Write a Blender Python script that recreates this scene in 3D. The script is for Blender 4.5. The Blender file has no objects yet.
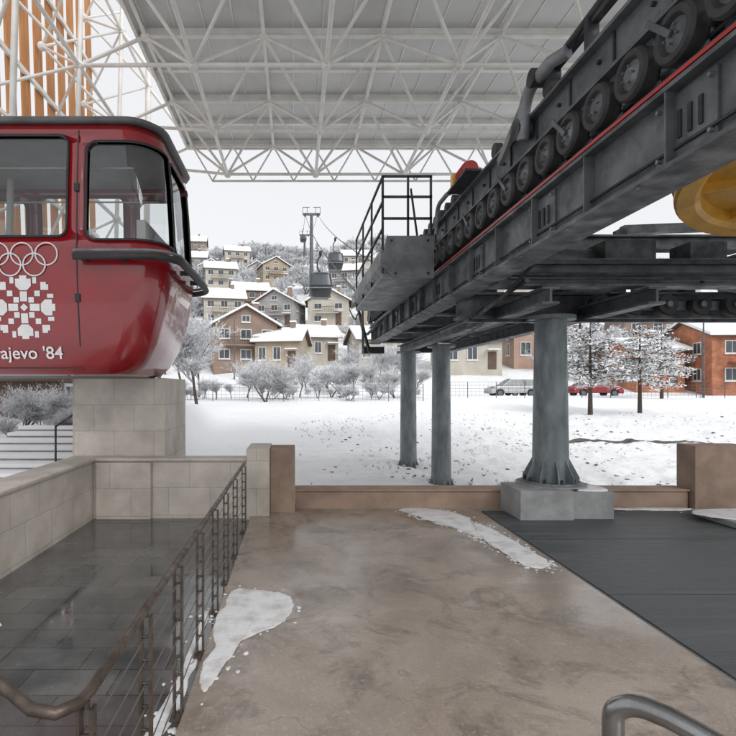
import bpy, math, random
from mathutils import Vector, Matrix, noise
random.seed(7)
S=bpy.context.scene
R=math.radians

# ---------------------------------------------------------------- materials
def mat(name,c1,c2=None,scale=3.0,rough=.6,rough2=None,metal=0.0,bump=.15,bscale=40,snow=None,stretch=(1,1,1),lo=.35,hi=.65,spec=.5,coat=0):
    m=bpy.data.materials.new(name); m.use_nodes=True
    nt=m.node_tree; N=nt.nodes; L=nt.links
    b=N['Principled BSDF']
    tc=N.new('ShaderNodeTexCoord'); mp=N.new('ShaderNodeMapping'); mp.inputs['Scale'].default_value=stretch
    L.new(tc.outputs['Object'],mp.inputs[0])
    n1=N.new('ShaderNodeTexNoise'); n1.inputs['Scale'].default_value=scale; n1.inputs['Detail'].default_value=6; n1.inputs['Roughness'].default_value=.62
    L.new(mp.outputs[0],n1.inputs['Vector'])
    mr=N.new('ShaderNodeMapRange'); mr.inputs[1].default_value=lo; mr.inputs[2].default_value=hi
    L.new(n1.outputs['Fac'],mr.inputs[0])
    if c2 is None: c2=tuple(x*.75 for x in c1)
    mx=N.new('ShaderNodeMixRGB'); mx.inputs[1].default_value=(*c1,1); mx.inputs[2].default_value=(*c2,1)
    L.new(mr.outputs[0],mx.inputs[0])
    col=mx.outputs[0]
    if snow is not None:
        g=N.new('ShaderNodeNewGeometry'); sp=N.new('ShaderNodeSeparateXYZ'); L.new(g.outputs['Normal'],sp.inputs[0])
        n3=N.new('ShaderNodeTexNoise'); n3.inputs['Scale'].default_value=6; L.new(tc.outputs['Object'],n3.inputs['Vector'])
        ad=N.new('ShaderNodeMath'); ad.operation='ADD'; L.new(sp.outputs[2],ad.inputs[0])
        sb=N.new('ShaderNodeMath'); sb.operation='MULTIPLY_ADD'; sb.inputs[1].default_value=.8; sb.inputs[2].default_value=-.4
        L.new(n3.outputs['Fac'],sb.inputs[0]); L.new(sb.outputs[0],ad.inputs[1])
        m2=N.new('ShaderNodeMapRange'); m2.inputs[1].default_value=snow; m2.inputs[2].default_value=snow+.25; L.new(ad.outputs[0],m2.inputs[0])
        mx2=N.new('ShaderNodeMixRGB'); mx2.inputs[2].default_value=(.86,.87,.89,1); L.new(m2.outputs[0],mx2.inputs[0]); L.new(col,mx2.inputs[1]); col=mx2.outputs[0]
    L.new(col,b.inputs['Base Color'])
    b.inputs['Metallic'].default_value=metal
    b.inputs['Roughness'].default_value=rough
    b.inputs['Specular IOR Level'].default_value=spec
    b.inputs['Coat Weight'].default_value=coat
    if rough2 is not None:
        r=N.new('ShaderNodeMapRange'); r.inputs[1].default_value=.35; r.inputs[2].default_value=.65; r.inputs[3].default_value=rough; r.inputs[4].default_value=rough2
        L.new(n1.outputs['Fac'],r.inputs[0]); L.new(r.outputs[0],b.inputs['Roughness'])
    if bump>0:
        n2=N.new('ShaderNodeTexNoise'); n2.inputs['Scale'].default_value=bscale; n2.inputs['Detail'].default_value=5; L.new(mp.outputs[0],n2.inputs['Vector'])
        bp=N.new('ShaderNodeBump'); bp.inputs['Strength'].default_value=bump; bp.inputs['Distance'].default_value=.02; L.new(n2.outputs['Fac'],bp.inputs['Height'])
        L.new(bp.outputs[0],b.inputs['Normal'])
    return m

M={}
M['snow']=mat('snow',(.87,.875,.89),(.82,.83,.85),scale=2,rough=.7,bump=.5,bscale=14,spec=.2)
M['slush']=mat('melting_snow',(.80,.805,.82),(.50,.48,.46),scale=5,rough=.28,rough2=.6,bump=.35,bscale=45,spec=.5,lo=.46,hi=.72)
M['steel']=mat('galvanized_steel',(.15,.16,.17),(.075,.083,.09),scale=4,rough=.42,rough2=.7,metal=.3,bump=.08)
M['steel_lt']=mat('light_galvanized_steel',(.24,.25,.26),(.15,.16,.17),scale=4,rough=.45,rough2=.65,metal=.3,bump=.05)
M['steel_dk']=mat('dark_machine_steel',(.045,.049,.053),(.022,.024,.027),scale=6,rough=.38,rough2=.7,metal=.3,bump=.1)
M['rubber']=mat('black_rubber',(.018,.018,.02),(.034,.034,.036),scale=9,rough=.6,bump=.1)
M['red']=mat('red_enamel',(.27,.007,.012),(.215,.005,.010),scale=1.5,rough=.15,rough2=.26,bump=.012,bscale=3,coat=.8)
M['redpart']=mat('red_machine_paint',(.45,.03,.03),rough=.4,bump=.02)
M['yellow']=mat('yellow_machine_paint',(.74,.40,.05),(.52,.28,.045),scale=4,rough=.4,bump=.04)
M['white']=mat('white_paint',(.78,.78,.78),(.7,.7,.7),scale=6,rough=.5,bump=.0)
M['tube']=mat('white_steel_tube',(.82,.81,.78),(.68,.67,.63),scale=2.5,rough=.45,bump=.0)
M['column']=mat('column_galvanized',(.25,.28,.29),(.14,.165,.175),scale=5,rough=.45,rough2=.65,metal=.3,bump=.05,bscale=60,stretch=(1,1,.35))
M['wood']=mat('orange_timber',(.56,.25,.075),(.38,.15,.045),scale=3,rough=.6,stretch=(6,6,.5),bump=.1)
M['rail']=mat('handrail_bronze_steel',(.15,.115,.095),(.07,.055,.045),scale=12,rough=.35,rough2=.6,metal=.5,bump=.03)
M['wire']=mat('stainless_wire',(.30,.29,.28),rough=.35,metal=.8,bump=0)
M['chrome']=mat('stainless_pipe',(.36,.36,.36),(.20,.20,.20),scale=5,rough=.2,rough2=.35,metal=.9,bump=0)
M['kerb']=mat('brown_render',(.38,.27,.205),(.26,.185,.14),scale=3,rough=.8,bump=.2)
M['plinth']=mat('plinth_concrete',(.36,.365,.365),(.23,.235,.24),scale=3,rough=.85,bump=.3)
M['bark']=mat('frosted_bark',(.09,.075,.066),(.15,.13,.115),scale=4,rough=.9,bump=0,snow=.0)
M['trunk']=mat('bark_brown',(.09,.065,.05),(.055,.042,.034),scale=8,rough=.9,bump=.3,snow=.75)
M['frost']=mat('frost_on_twigs',(.88,.885,.90),(.76,.77,.79),scale=1.2,rough=.8,bump=0,spec=.2)
M['needle']=mat('evergreen_foliage',(.06,.07,.05),(.10,.10,.075),scale=2,rough=.85,bump=0,snow=.0)
M['glassdk']=mat('window_glass',(.05,.06,.07),(.09,.10,.11),scale=.6,rough=.12,bump=0)
M['frame']=mat('window_frame_white',(.68,.67,.65),rough=.5,bump=0)
M['cream']=mat('cream_render',(.54,.50,.43),(.42,.39,.34),scale=.6,rough=.85)
M['greyren']=mat('grey_render',(.40,.39,.38),(.30,.29,.28),scale=.6,rough=.85)
M['ochre']=mat('ochre_render',(.46,.38,.27),(.36,.30,.22),scale=.6,rough=.85)
M['brownren']=mat('brown_render_house',(.29,.21,.165),(.22,.16,.13),scale=.6,rough=.85)
M['pink']=mat('salmon_render',(.48,.33,.26),(.38,.26,.21),scale=.6,rough=.85)
M['eave']=mat('eave_timber',(.13,.085,.06),rough=.7)
M['carred']=mat('car_paint_red',(.42,.02,.025),rough=.25,bump=0,coat=.5)
M['carwhite']=mat('car_paint_white',(.62,.63,.64),rough=.25,bump=0,coat=.5)
M['asphalt']=mat('wet_asphalt_snow',(.06,.06,.065),(.6,.62,.65),scale=.8,rough=.5,rough2=.8)
M['deck']=mat('canopy_deck',(.66,.66,.65),(.56,.56,.55),scale=.8,rough=.5,bump=0)
M['inner']=mat('cabin_interior',(.58,.57,.55),(.48,.47,.45),scale=3,rough=.6,bump=0)
M['roofgrey']=mat('cabin_roof_grey',(.13,.135,.14),(.085,.085,.09),scale=4,rough=.45,bump=.02)
M['roofred']=mat('brown_roof_tile',(.22,.09,.05),(.14,.06,.04),scale=6,rough=.8,snow=.95)
M['rock']=mat('rock_snow',(.17,.155,.14),(.10,.09,.08),scale=5,rough=.9,snow=.45)
M['grass']=mat('dry_grass',(.16,.145,.09),(.09,.085,.05),scale=5,rough=.9,bump=0)
M['water']=mat('dark_stream',(.05,.045,.04),(.10,.08,.065),scale=5,rough=.25,rough2=.7,bump=.4,bscale=15)

def brickmat(name,c1,c2,mortar,scale,bw,rh,ms,rough=.8,rough2=None,bump=.3,rot=None,offset=.5,lo=.62,nb=0,spec=.5):
    m=bpy.data.materials.new(name); m.use_nodes=True; nt=m.node_tree; N=nt.nodes; L=nt.links; b=N['Principled BSDF']
    tc=N.new('ShaderNodeTexCoord'); mp=N.new('ShaderNodeMapping')
    if rot=='wall':
        sp=N.new('ShaderNodeSeparateXYZ'); L.new(tc.outputs['Object'],sp.inputs[0]); ad=N.new('ShaderNodeMath'); L.new(sp.outputs[0],ad.inputs[0]); L.new(sp.outputs[1],ad.inputs[1])
        cb=N.new('ShaderNodeCombineXYZ'); L.new(ad.outputs[0],cb.inputs[0]); L.new(sp.outputs[2],cb.inputs[1]); L.new(cb.outputs[0],mp.inputs[0])
    else: L.new(tc.outputs['Object'],mp.inputs[0])
    br=N.new('ShaderNodeTexBrick'); L.new(mp.outputs[0],br.inputs['Vector'])
    br.inputs['Color1'].default_value=(*c1,1); br.inputs['Color2'].default_value=(*c2,1); br.inputs['Mortar'].default_value=(*mortar,1)
    br.inputs['Scale'].default_value=scale; br.inputs['Mortar Size'].default_value=ms; br.inputs['Brick Width'].default_value=bw; br.inputs['Row Height'].default_value=rh; br.offset=offset
    n=N.new('ShaderNodeTexNoise'); n.inputs['Scale'].default_value=1.1; n.inputs['Detail'].default_value=8; n.inputs['Roughness'].default_value=.65; L.new(tc.outputs['Object'],n.inputs['Vector'])
    mr=N.new('ShaderNodeMapRange'); mr.inputs[1].default_value=.35; mr.inputs[2].default_value=.68; mr.inputs[3].default_value=lo; mr.inputs[4].default_value=1.25; L.new(n.outputs['Fac'],mr.inputs[0])
    mx=N.new('ShaderNodeMixRGB'); mx.blend_type='MULTIPLY'; mx.inputs[0].default_value=1; L.new(br.outputs['Color'],mx.inputs[1]); L.new(mr.outputs[0],mx.inputs[2])
    L.new(mx.outputs[0],b.inputs['Base Color'])
    b.inputs['Roughness'].default_value=rough; b.inputs['Specular IOR Level'].default_value=spec
    if rough2 is not None:
        r=N.new('ShaderNodeMapRange'); r.inputs[1].default_value=.46; r.inputs[2].default_value=.60; r.inputs[3].default_value=rough; r.inputs[4].default_value=rough2; L.new(n.outputs['Fac'],r.inputs[0]); L.new(r.outputs[0],b.inputs['Roughness'])
    bp=N.new('ShaderNodeBump'); bp.inputs['Strength'].default_value=bump; bp.inputs['Distance'].default_value=.01; bp.invert=True; L.new(br.outputs['Fac'],bp.inputs['Height'])
    if nb:
        n2=N.new('ShaderNodeTexNoise'); n2.inputs['Scale'].default_value=30; n2.inputs['Detail'].default_value=5; L.new(tc.outputs['Object'],n2.inputs['Vector'])
        b2=N.new('ShaderNodeBump'); b2.inputs['Strength'].default_value=nb; b2.inputs['Distance'].default_value=.01; L.new(n2.outputs['Fac'],b2.inputs['Height']); L.new(bp.outputs[0],b2.inputs['Normal']); L.new(b2.outputs[0],b.inputs['Normal'])
    else: L.new(bp.outputs[0],b.inputs['Normal'])
    return m
M['brick']=brickmat('orange_brick',(.52,.18,.08),(.44,.14,.065),(.36,.24,.17),1,.4,.2,.02,rot='wall')
M['tile']=brickmat('dark_wet_paving',(.13,.132,.13),(.09,.093,.094),(.055,.055,.055),1,.6,.3,.005,rough=.03,rough2=.30,bump=.12,lo=.5,nb=.02,spec=1.0)
M['stone']=brickmat('beige_stone_cladding',(.56,.505,.45),(.49,.44,.39),(.36,.33,.30),1,.62,.41,.005,rough=.55,rot='wall',bump=.2,lo=.74,nb=.15)

def floormat():
    m=bpy.data.materials.new('stained_brown_concrete'); m.use_nodes=True; nt=m.node_tree; N=nt.nodes; L=nt.links; b=N['Principled BSDF']
    tc=N.new('ShaderNodeTexCoord')
    def noi(s,d,r=.6,dist=0):
        n=N.new('ShaderNodeTexNoise'); n.inputs['Scale'].default_value=s; n.inputs['Detail'].default_value=d; n.inputs['Roughness'].default_value=r; n.inputs['Distortion'].default_value=dist; L.new(tc.outputs['Object'],n.inputs['Vector']); return n.outputs['Fac']
    def rng(o,a,bb,c,d):
        r=N.new('ShaderNodeMapRange'); 
        for i,v in zip((1,2,3,4),(a,bb,c,d)): r.inputs[i].default_value=v
        L.new(o,r.inputs[0]); return r.outputs[0]
    def mix(f,a,c,bt='MIX'):
        x=N.new('ShaderNodeMixRGB'); x.blend_type=bt
        if isinstance(f,float): x.inputs[0].default_value=f
        else: L.new(f,x.inputs[0])
        for i,v in ((1,a),(2,c)):
            if isinstance(v,tuple): x.inputs[i].default_value=(*v,1)
            else: L.new(v,x.inputs[i])
        return x.outputs[0]
    c=mix(rng(noi(.55,9,.66,.5),.38,.62,0,1),(.405,.338,.285),(.25,.203,.168))
    c=mix(rng(noi(1.7,10,.72,.9),.50,.64,0,.9),c,(.16,.128,.105))
    c=mix(rng(noi(3.2,8,.7,.3),.58,.70,0,.5),c,(.47,.42,.375))
    c=mix(rng(noi(28,4),.55,.72,0,.5),c,(.50,.45,.41))
    c=mix(rng(noi(70,3),.56,.72,0,.6),c,(.12,.098,.085))
    nv=N.new('ShaderNodeTexNoise'); nv.inputs['Scale'].default_value=1.6; nv.inputs['Detail'].default_value=5; L.new(tc.outputs['Object'],nv.inputs['Vector'])
    va=N.new('ShaderNodeVectorMath'); va.operation='ADD'; L.new(tc.outputs['Object'],va.inputs[0]); L.new(nv.outputs['Color'],va.inputs[1])
    vo=N.new('ShaderNodeTexVoronoi'); vo.feature='DISTANCE_TO_EDGE'; vo.inputs['Scale'].default_value=.55; L.new(va.outputs[0],vo.inputs['Vector'])
    cr=rng(vo.outputs['Distance'],0,.006,.6,0)
    cm=N.new('ShaderNodeMath'); cm.operation='MULTIPLY'; L.new(cr,cm.inputs[0]); L.new(rng(noi(.8,2),.45,.58,0,1),cm.inputs[1])
    c=mix(cm.outputs[0],c,(.09,.065,.05))
    L.new(c,b.inputs['Base Color'])
    L.new(rng(noi(.8,7,.65,.5),.44,.60,.16,.5),b.inputs['Roughness']); b.inputs['Specular IOR Level'].default_value=.75
    bp=N.new('ShaderNodeBump'); bp.inputs['Strength'].default_value=.22; bp.inputs['Distance'].default_value=.006; L.new(noi(38,8,.7),bp.inputs['Height']); L.new(bp.outputs[0],b.inputs['Normal'])
    return m
M['floor']=floormat()
M['mat']=mat('dark_rubber_matting',(.05,.058,.064),(.105,.114,.12),scale=1.0,rough=.32,rough2=.65,bump=.8,bscale=9,stretch=(.5,7,1))

def groundmat():
    m=bpy.data.materials.new('snowy_ground'); m.use_nodes=True; nt=m.node_tree; N=nt.nodes; L=nt.links; b=N['Principled BSDF']
    g=N.new('ShaderNodeNewGeometry'); sp=N.new('ShaderNodeSeparateXYZ'); L.new(g.outputs['Position'],sp.inputs[0])
    def noi(s,d,r=.6):
        n=N.new('ShaderNodeTexNoise'); n.inputs['Scale'].default_value=s; n.inputs['Detail'].default_value=d; n.inputs['Roughness'].default_value=r; L.new(g.outputs['Position'],n.inputs['Vector']); return n.outputs['Fac']
    def rng(o,a,bb,c,d):
        r=N.new('ShaderNodeMapRange')
        for i,v in zip((1,2,3,4),(a,bb,c,d)): r.inputs[i].default_value=v
        L.new(o,r.inputs[0]); return r.outputs[0]
    def mul(a,c):
        x=N.new('ShaderNodeMath'); x.operation='MULTIPLY'; L.new(a,x.inputs[0]); L.new(c,x.inputs[1]); return x.outputs[0]
    def mx2(a,c):
        x=N.new('ShaderNodeMath'); x.operation='MAXIMUM'; L.new(a,x.inputs[0]); L.new(c,x.inputs[1]); return x.outputs[0]
    rocks=rng(noi(5.5,6,.7),.56,.65,0,.6)
    band=mul(rng(sp.outputs[1],11,15,0,1),rng(sp.outputs[1],23,28,1,0))
    xm=rng(sp.outputs[0],0,2.5,.0,1)
    f1=mul(mul(rocks,band),mul(xm,rng(noi(.35,4),.42,.56,.1,1)))
    far=mul(rng(noi(.35,9,.7),.50,.60,0,.5),rng(sp.outputs[1],58,72,0,1))
    f=mx2(f1,far)
    a=N.new('ShaderNodeMixRGB'); a.inputs[1].default_value=(.87,.88,.895,1); a.inputs[2].default_value=(.22,.20,.165,1); L.new(f,a.inputs[0])
    L.new(a.outputs[0],b.inputs['Base Color']); b.inputs['Roughness'].default_value=.75; b.inputs['Specular IOR Level'].default_value=.2
    bp=N.new('ShaderNodeBump'); bp.inputs['Strength'].default_value=.8; bp.inputs['Distance'].default_value=.12; L.new(noi(2.5,8),bp.inputs['Height']); L.new(bp.outputs[0],b.inputs['Normal'])
    return m
M['ground']=groundmat()
def glassmat():
    m=bpy.data.materials.new('cabin_glass'); m.use_nodes=True; nt=m.node_tree; N=nt.nodes; L=nt.links; N.remove(N['Principled BSDF']); o=N['Material Output']
    t=N.new('ShaderNodeBsdfTransparent'); t.inputs[0].default_value=(.88,.90,.90,1)
    g=N.new('ShaderNodeBsdfGlossy'); g.inputs['Roughness'].default_value=.04; g.inputs[0].default_value=(.9,.92,.95,1)
    fr=N.new('ShaderNodeFresnel'); fr.inputs[0].default_value=1.7
    n=N.new('ShaderNodeTexNoise'); n.inputs['Scale'].default_value=1.5
    bp=N.new('ShaderNodeBump'); bp.inputs['Strength'].default_value=.08; L.new(n.outputs['Fac'],bp.inputs['Height']); L.new(bp.outputs[0],g.inputs['Normal'])
    mx=N.new('ShaderNodeMixShader'); L.new(fr.outputs[0],mx.inputs[0]); L.new(t.outputs[0],mx.inputs[1]); L.new(g.outputs[0],mx.inputs[2]); L.new(mx.outputs[0],o.inputs[0]); return m
M['glass']=glassmat()

# ---------------------------------------------------------------- mesh builder
def empty(name,loc=(0,0,0),rz=0,parent=None):
    e=bpy.data.objects.new(name,None); e.location=loc; e.rotation_euler[2]=rz; S.collection.objects.link(e); e.empty_display_size=.2
    if parent: e.parent=parent
    return e
class MB:
    def __init__(s): s.v=[];s.f=[];s.m=[];s.s=[]
    def face(s,ids,m=0,sm=False): s.f.append(ids);s.m.append(m);s.s.append(sm)
    def hexa(s,P,m=0):
        k=len(s.v); s.v+= [tuple(p) for p in P]
        for q in ((0,3,2,1),(4,5,6,7),(0,1,5,4),(1,2,6,5),(2,3,7,6),(3,0,4,7)): s.face([k+i for i in q],m)
    def box(s,x0,x1,y0,y1,z0,z1,m=0):
        s.hexa([(x0,y0,z0),(x1,y0,z0),(x1,y1,z0),(x0,y1,z0),(x0,y0,z1),(x1,y0,z1),(x1,y1,z1),(x0,y1,z1)],m)
    def obox(s,c,sz,mt,m=0):
        c=Vector(c); P=[]
        for z in (-.5,.5):
            for x,y in ((-.5,-.5),(.5,-.5),(.5,.5),(-.5,.5)): P.append(c+mt@Vector((x*sz[0],y*sz[1],z*sz[2])))
        s.hexa(P,m)
    def bar(s,p,q,w,h,m=0):
        p=Vector(p);q=Vector(q);d=(q-p); L=d.length; d.normalize()
        up=Vector((0,0,1)) if abs(d.z)<.95 else Vector((0,1,0))
        x=d.cross(up).normalized(); z=x.cross(d)
        mt=Matrix((x,d,z)).transposed(); s.obox((p+q)/2,(w,L,h),mt,m)
    def tube(s,p,q,r,r2=None,n=8,m=0,cap=True):
        if r2 is None:r2=r
        p=Vector(p);q=Vector(q);d=(q-p)
        if d.length<1e-6:return
        d.normalize(); up=Vector((0,0,1)) if abs(d.z)<.95 else Vector((1,0,0)); x=d.cross(up).normalized(); y=d.cross(x)
        k=len(s.v)
        for c,rr in ((p,r),(q,r2)):
            for i in range(n):
                a=2*math.pi*i/n; s.v.append(tuple(c+x*math.cos(a)*rr+y*math.sin(a)*rr))
        for i in range(n):
            j=(i+1)%n; s.face([k+i,k+j,k+n+j,k+n+i],m,True)
        if cap:
            k2=len(s.v); s.v+=s.v[k:k+2*n]
            s.face([k2+i for i in range(n)][::-1],m); s.face([k2+n+i for i in range(n)],m)
    def path(s,pts,r,n=10,m=0,closed=False):
        pts=[Vector(p) for p in pts]; k=len(s.v); N=len(pts); prev=None
        for i,p in enumerate(pts):
            a=pts[i-1] if (i>0 or closed) else p; b=pts[(i+1)%N] if (i<N-1 or closed) else p
            d=(b-a).normalized()
            if prev is None:
                up=Vector((0,0,1)) if abs(d.z)<.9 else Vector((1,0,0)); x=d.cross(up).normalized()
            else: x=(prev-d*prev.dot(d)).normalized()
            prev=x; y=d.cross(x)
            for j in range(n):
                t=2*math.pi*j/n; s.v.append(tuple(p+x*math.cos(t)*r+y*math.sin(t)*r))
        for i in range(N if closed else N-1):
            for j in range(n):
                a=k+i*n; b=k+((i+1)%N)*n; s.face([a+j,a+(j+1)%n,b+(j+1)%n,b+j],m,True)
        if not closed:
            s.face([k+j for j in range(n)][::-1],m); s.face([k+(N-1)*n+j for j in range(n)],m)
    def lathe(s,c,axis,prof,n=24,m=0,sm=True):
        c=Vector(c);d=Vector(axis).normalized(); up=Vector((0,0,1)) if abs(d.z)<.95 else Vector((1,0,0)); x=d.cross(up).normalized(); y=d.cross(x)
        for (r1,h1),(r2,h2) in zip(prof[:-1],prof[1:]):
            k=len(s.v)
            for r,h in ((r1,h1),(r2,h2)):
                for i in range(n):
                    a=2*math.pi*i/n; s.v.append(tuple(c+d*h+x*math.cos(a)*r+y*math.sin(a)*r))
            for i in range(n):
                j=(i+1)%n; s.face([k+i,k+j,k+n+j,k+n+i],m,sm)
    def prism(s,poly,fn,t0,t1,m=0):
        n=len(poly);k=len(s.v)
        s.v+=[tuple(fn(a,b,t0)) for a,b in poly]+[tuple(fn(a,b,t1)) for a,b in poly]
        s.face(list(range(k,k+n))[::-1],m); s.face(list(range(k+n,k+2*n)),m)
        for i in range(n): s.face([k+i,k+(i+1)%n,k+n+(i+1)%n,k+n+i],m)
    def ibeam(s,p,q,w,h,m=0,t=.03):
        s.bar(p,q,t,h-2*t,m)
        o=Vector((0,0,h/2-t/2)); s.bar(Vector(p)+o,Vector(q)+o,w,t,m); s.bar(Vector(p)-o,Vector(q)-o,w,t,m)
    def mesh(s,name,mats):
        me=bpy.data.meshes.new(name); me.from_pydata(s.v,[],s.f)
        for mm in mats: me.materials.append(M[mm])
        me.polygons.foreach_set('material_index',s.m); me.polygons.foreach_set('use_smooth',s.s); me.update(); return me
    def obj(s,name,mats,parent=None,loc=(0,0,0),rz=0,bevel=0,fixn=False):
        me=s.mesh(name,mats)
        if fixn:
            import bmesh
            bm=bmesh.new(); bm.from_mesh(me); bmesh.ops.recalc_face_normals(bm,faces=bm.faces); bm.to_mesh(me); bm.free()
        o=bpy.data.objects.new(name,me); S.collection.objects.link(o); o.location=loc; o.rotation_euler[2]=rz
        if parent:o.parent=parent
        if bevel:
            b=o.modifiers.new('b','BEVEL'); b.width=bevel; b.segments=2; b.limit_method='ANGLE'
        return o

# ---------------------------------------------------------------- terrain
def sm(a,b,t):
    t=max(0,min(1,(t-a)/(b-a))); return t*t*(3-2*t)
def H(x,y):
    if y<9: z=-.8
    elif y<38: z=-.8+.0655*(y-9)
    elif y<52: z=1.1
    elif y<75: z=1.1+(y-52)*.22
    elif y<230: z=6.16+(y-75)*.345
    else: z=59.6+(y-230)*.02
    if y<38: z+= sm(-3.6,-4.6,x)*sm(6,9,y)*(1.1+ .3*sm(9,16,y))*sm(34,18,y)
    if y>60:
        z+= (noise.noise(Vector((x*.02,y*.02,3)))*9)*sm(70,130,y)
        z-= sm(20,160,x)*sm(60,160,y)*6
    z+= noise.noise(Vector((x*.35,y*.35,0)))*.16*sm(9,13,y)*(1-sm(34,38,y)*(1-sm(52,60,y)))
    f=sm(9,13,y)*(1-sm(32,36,y))
    if f>0:
        z+= noise.noise(Vector((x*1.3,y*1.3,5)))*.09*f
        z+= sm(0,3,x)*noise.noise(Vector((x*3,y*3,8)))*.10*f*(1-sm(24,29,y))
    return z
def axis_(segs):
    o=[]
    for a,b,st in segs:
        n=max(1,int((b-a)/st)); o+=[a+(b-a)*i/n for i in range(n)]
    o.append(segs[-1][1]); return o
xs=axis_([(-900,-200,70),(-200,-60,8),(-60,-20,2),(-20,0,.5),(0,22,.16),(22,34,.5),(34,80,2.5),(80,240,10),(240,900,80)])
ys=axis_([(-60,8,8),(8,11,.5),(11,29,.16),(29,38,.5),(38,80,1.5),(80,250,6),(250,1200,70)])
b=MB()
for y in ys:
    for x in xs: b.v.append((x,y,H(x,y)))
nx=len(xs)
for j in range(len(ys)-1):
    for i in range(nx-1): b.face([j*nx+i,j*nx+i+1,(j+1)*nx+i+1,(j+1)*nx+i],0,True)
b.obj('ground',['ground'])
b=MB(); b.box(4,90,42.5,50.5,1.12,1.16,0); b.box(4,90,42.2,42.497,1.10,1.27,1)
b.obj('road',['asphalt','snow'])

# ---------------------------------------------------------------- platform
b=MB(); b.box(-.66,2.85,-3,8.55,-1.2,0,0); b.obj('concrete_platform_floor',['floor'],bevel=.012)
b=MB(); b.box(-3.0,-.663,-3,7.78,-1.2,-.05,0); b.obj('paved_walkway',['tile'])
b=MB(); b.box(2.853,11,-3,8.55,-1.2,-.006,0); b.obj('station_floor_slab',['plinth'])
b=MB(); b.box(2.87,7.9,-2.9,8.0,-.004,.012,0)
for i in range(5): b.box(2.87,7.9,-.5+i*1.75,-.488+i*1.75,.0121,.0135,1)
b.obj('rubber_floor_mat',['mat','rubber'])
b=MB(); b.box(-3.4,-3.003,-3,7.78,-1.2,.80,0); b.box(-3.43,-2.975,-3,7.75,.803,.85,0)
b.box(-3.4,-2.14,7.783,8.05,-1.2,.80,0); b.box(-2.137,-.723,7.783,8.02,-1.2,.80,0); b.box(-3.43,-.723,7.753,8.08,.803,.85,0)
b.obj('stone_parapet_wall',['stone'],bevel=.008)
b=MB(); b.box(-.72,-.38,7.70,8.5,-1.2,1.0,0); b.obj('stone_parapet_wall',['stone'],bevel=.01)
b=MB(); b.box(-.377,0,7.95,8.45,-1.2,.98,0); b.box(.003,6.2,8.2,8.5,-1.2,.27,0); b.box(.003,6.23,8.17,8.53,.272,.305,0)
b.box(6.233,7.1,8.1,8.5,-1.2,1.0,0); b.box(7.103,11,8.15,8.45,-1.2,.98,0)
b.obj('low_parapet_kerb',['kerb'],bevel=.01)
b=MB(); b.box(-3.46,-2.02,8.085,9.6,-1.5,2.055,0); b.box(-2.95,-2.14,7.70,7.779,-.05,.79,0)
b.obj('stone_pillar',['stone'],bevel=.01)

def patch(name,poly,z,th=.02,jag=.10,seed=1,crumbs=30):
    cx=sum(p[0] for p in poly)/len(poly); cy=sum(p[1] for p in poly)/len(poly)
    pts=[]; n=len(poly)
    for i in range(n):
        a=Vector(poly[i-1]);bq=Vector(poly[i]);c=Vector(poly[(i+1)%n]);d=Vector(poly[(i+2)%n]); k=30
        for t in range(k):
            u=t/k; p=.5*((2*bq)+(c-a)*u+(2*a-5*bq+4*c-d)*u*u+(3*bq-a-3*c+d)*u**3); pts.append((p.x,p.y))
    q=[]
    for (x,yy) in pts:
        d=[0,0]
        for w in (0,1): d[w]=noise.noise(Vector((x*2.1,yy*2.1,seed+50*w)))*jag*1.6+noise.noise(Vector((x*7,yy*7,seed+50*w)))*jag*.7+noise.noise(Vector((x*22,yy*22,seed+50*w)))*jag*.3
        q.append((x+d[0],yy+d[1]))
    bb=MB(); rings=[(1,0),(.985,.5),(.95,.85),(.88,1),(.7,1),(.4,1),(.15,1)]
    for s,h in rings:
        for (x,yy) in q:
            X=cx+(x-cx)*s;Y=cy+(yy-cy)*s; bb.v.append((X,Y,z+h*th*(.8+.35*noise.noise(Vector((X*3,Y*3,seed))))))
    m=len(q)
    for r in range(len(rings)-1):
        for i in range(m): bb.face([r*m+i,r*m+(i+1)%m,(r+1)*m+(i+1)%m,(r+1)*m+i],0,True)
    bb.face([(len(rings)-1)*m+i for i in range(m)],0,True)
    rn=random.Random(seed)
    for _ in range(crumbs):
        x,yy=rn.choice(q); x+=rn.gauss(0,.05);yy+=rn.gauss(0,.08); s=rn.uniform(.004,.016); k=len(bb.v); nn=7
        for f,hh in ((1.3,0),(.9,.35),(.3,.5)):
            for j in range(nn):
                a=j*6.283/nn; bb.v.append((x+math.cos(a)*s*f*rn.uniform(.6,1.4),yy+math.sin(a)*s*f*rn.uniform(.6,1.8),z-.002+s*hh))
        for l in (0,1):
            for j in range(nn): bb.face([k+l*nn+j,k+l*nn+(j+1)%nn,k+(l+1)*nn+(j+1)%nn,k+(l+1)*nn+j],0,True)
        bb.face([k+2*nn+j for j in range(nn)],0,True)
    return bb.obj(name,['slush'])
patch('snow_patch',[(-.60,3.3),(-.45,3.6),(-.38,3.95),(-.16,4.15),(-.04,4.45),(-.08,4.75),(-.35,4.88),(-.60,4.8)],.002,.007,.04,2,50)
patch('snow_patch',[(1.6,8.12),(2.3,8.12),(2.62,7.2),(2.76,6.0),(2.70,5.55),(2.45,5.6),(2.35,6.3),(2.15,7.0)],.002,.014,.06,5,260)
patch('snow_patch',[(-2.9,4.0),(-2.5,4.05),(-2.4,4.25),(-2.7,4.35),(-2.9,4.3)],-.048,.005,.06,9,20)
patch('snow_patch',[(-.84,2.6),(-.72,2.6),(-.72,4.5),(-.78,4.3),(-.80,3.4)],-.048,.008,.03,12,60)
patch('snow_patch',[(4.9,8.12),(6.1,8.12),(6.0,7.98),(5.3,8.0)],.014,.02,.03,7,20)
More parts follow.
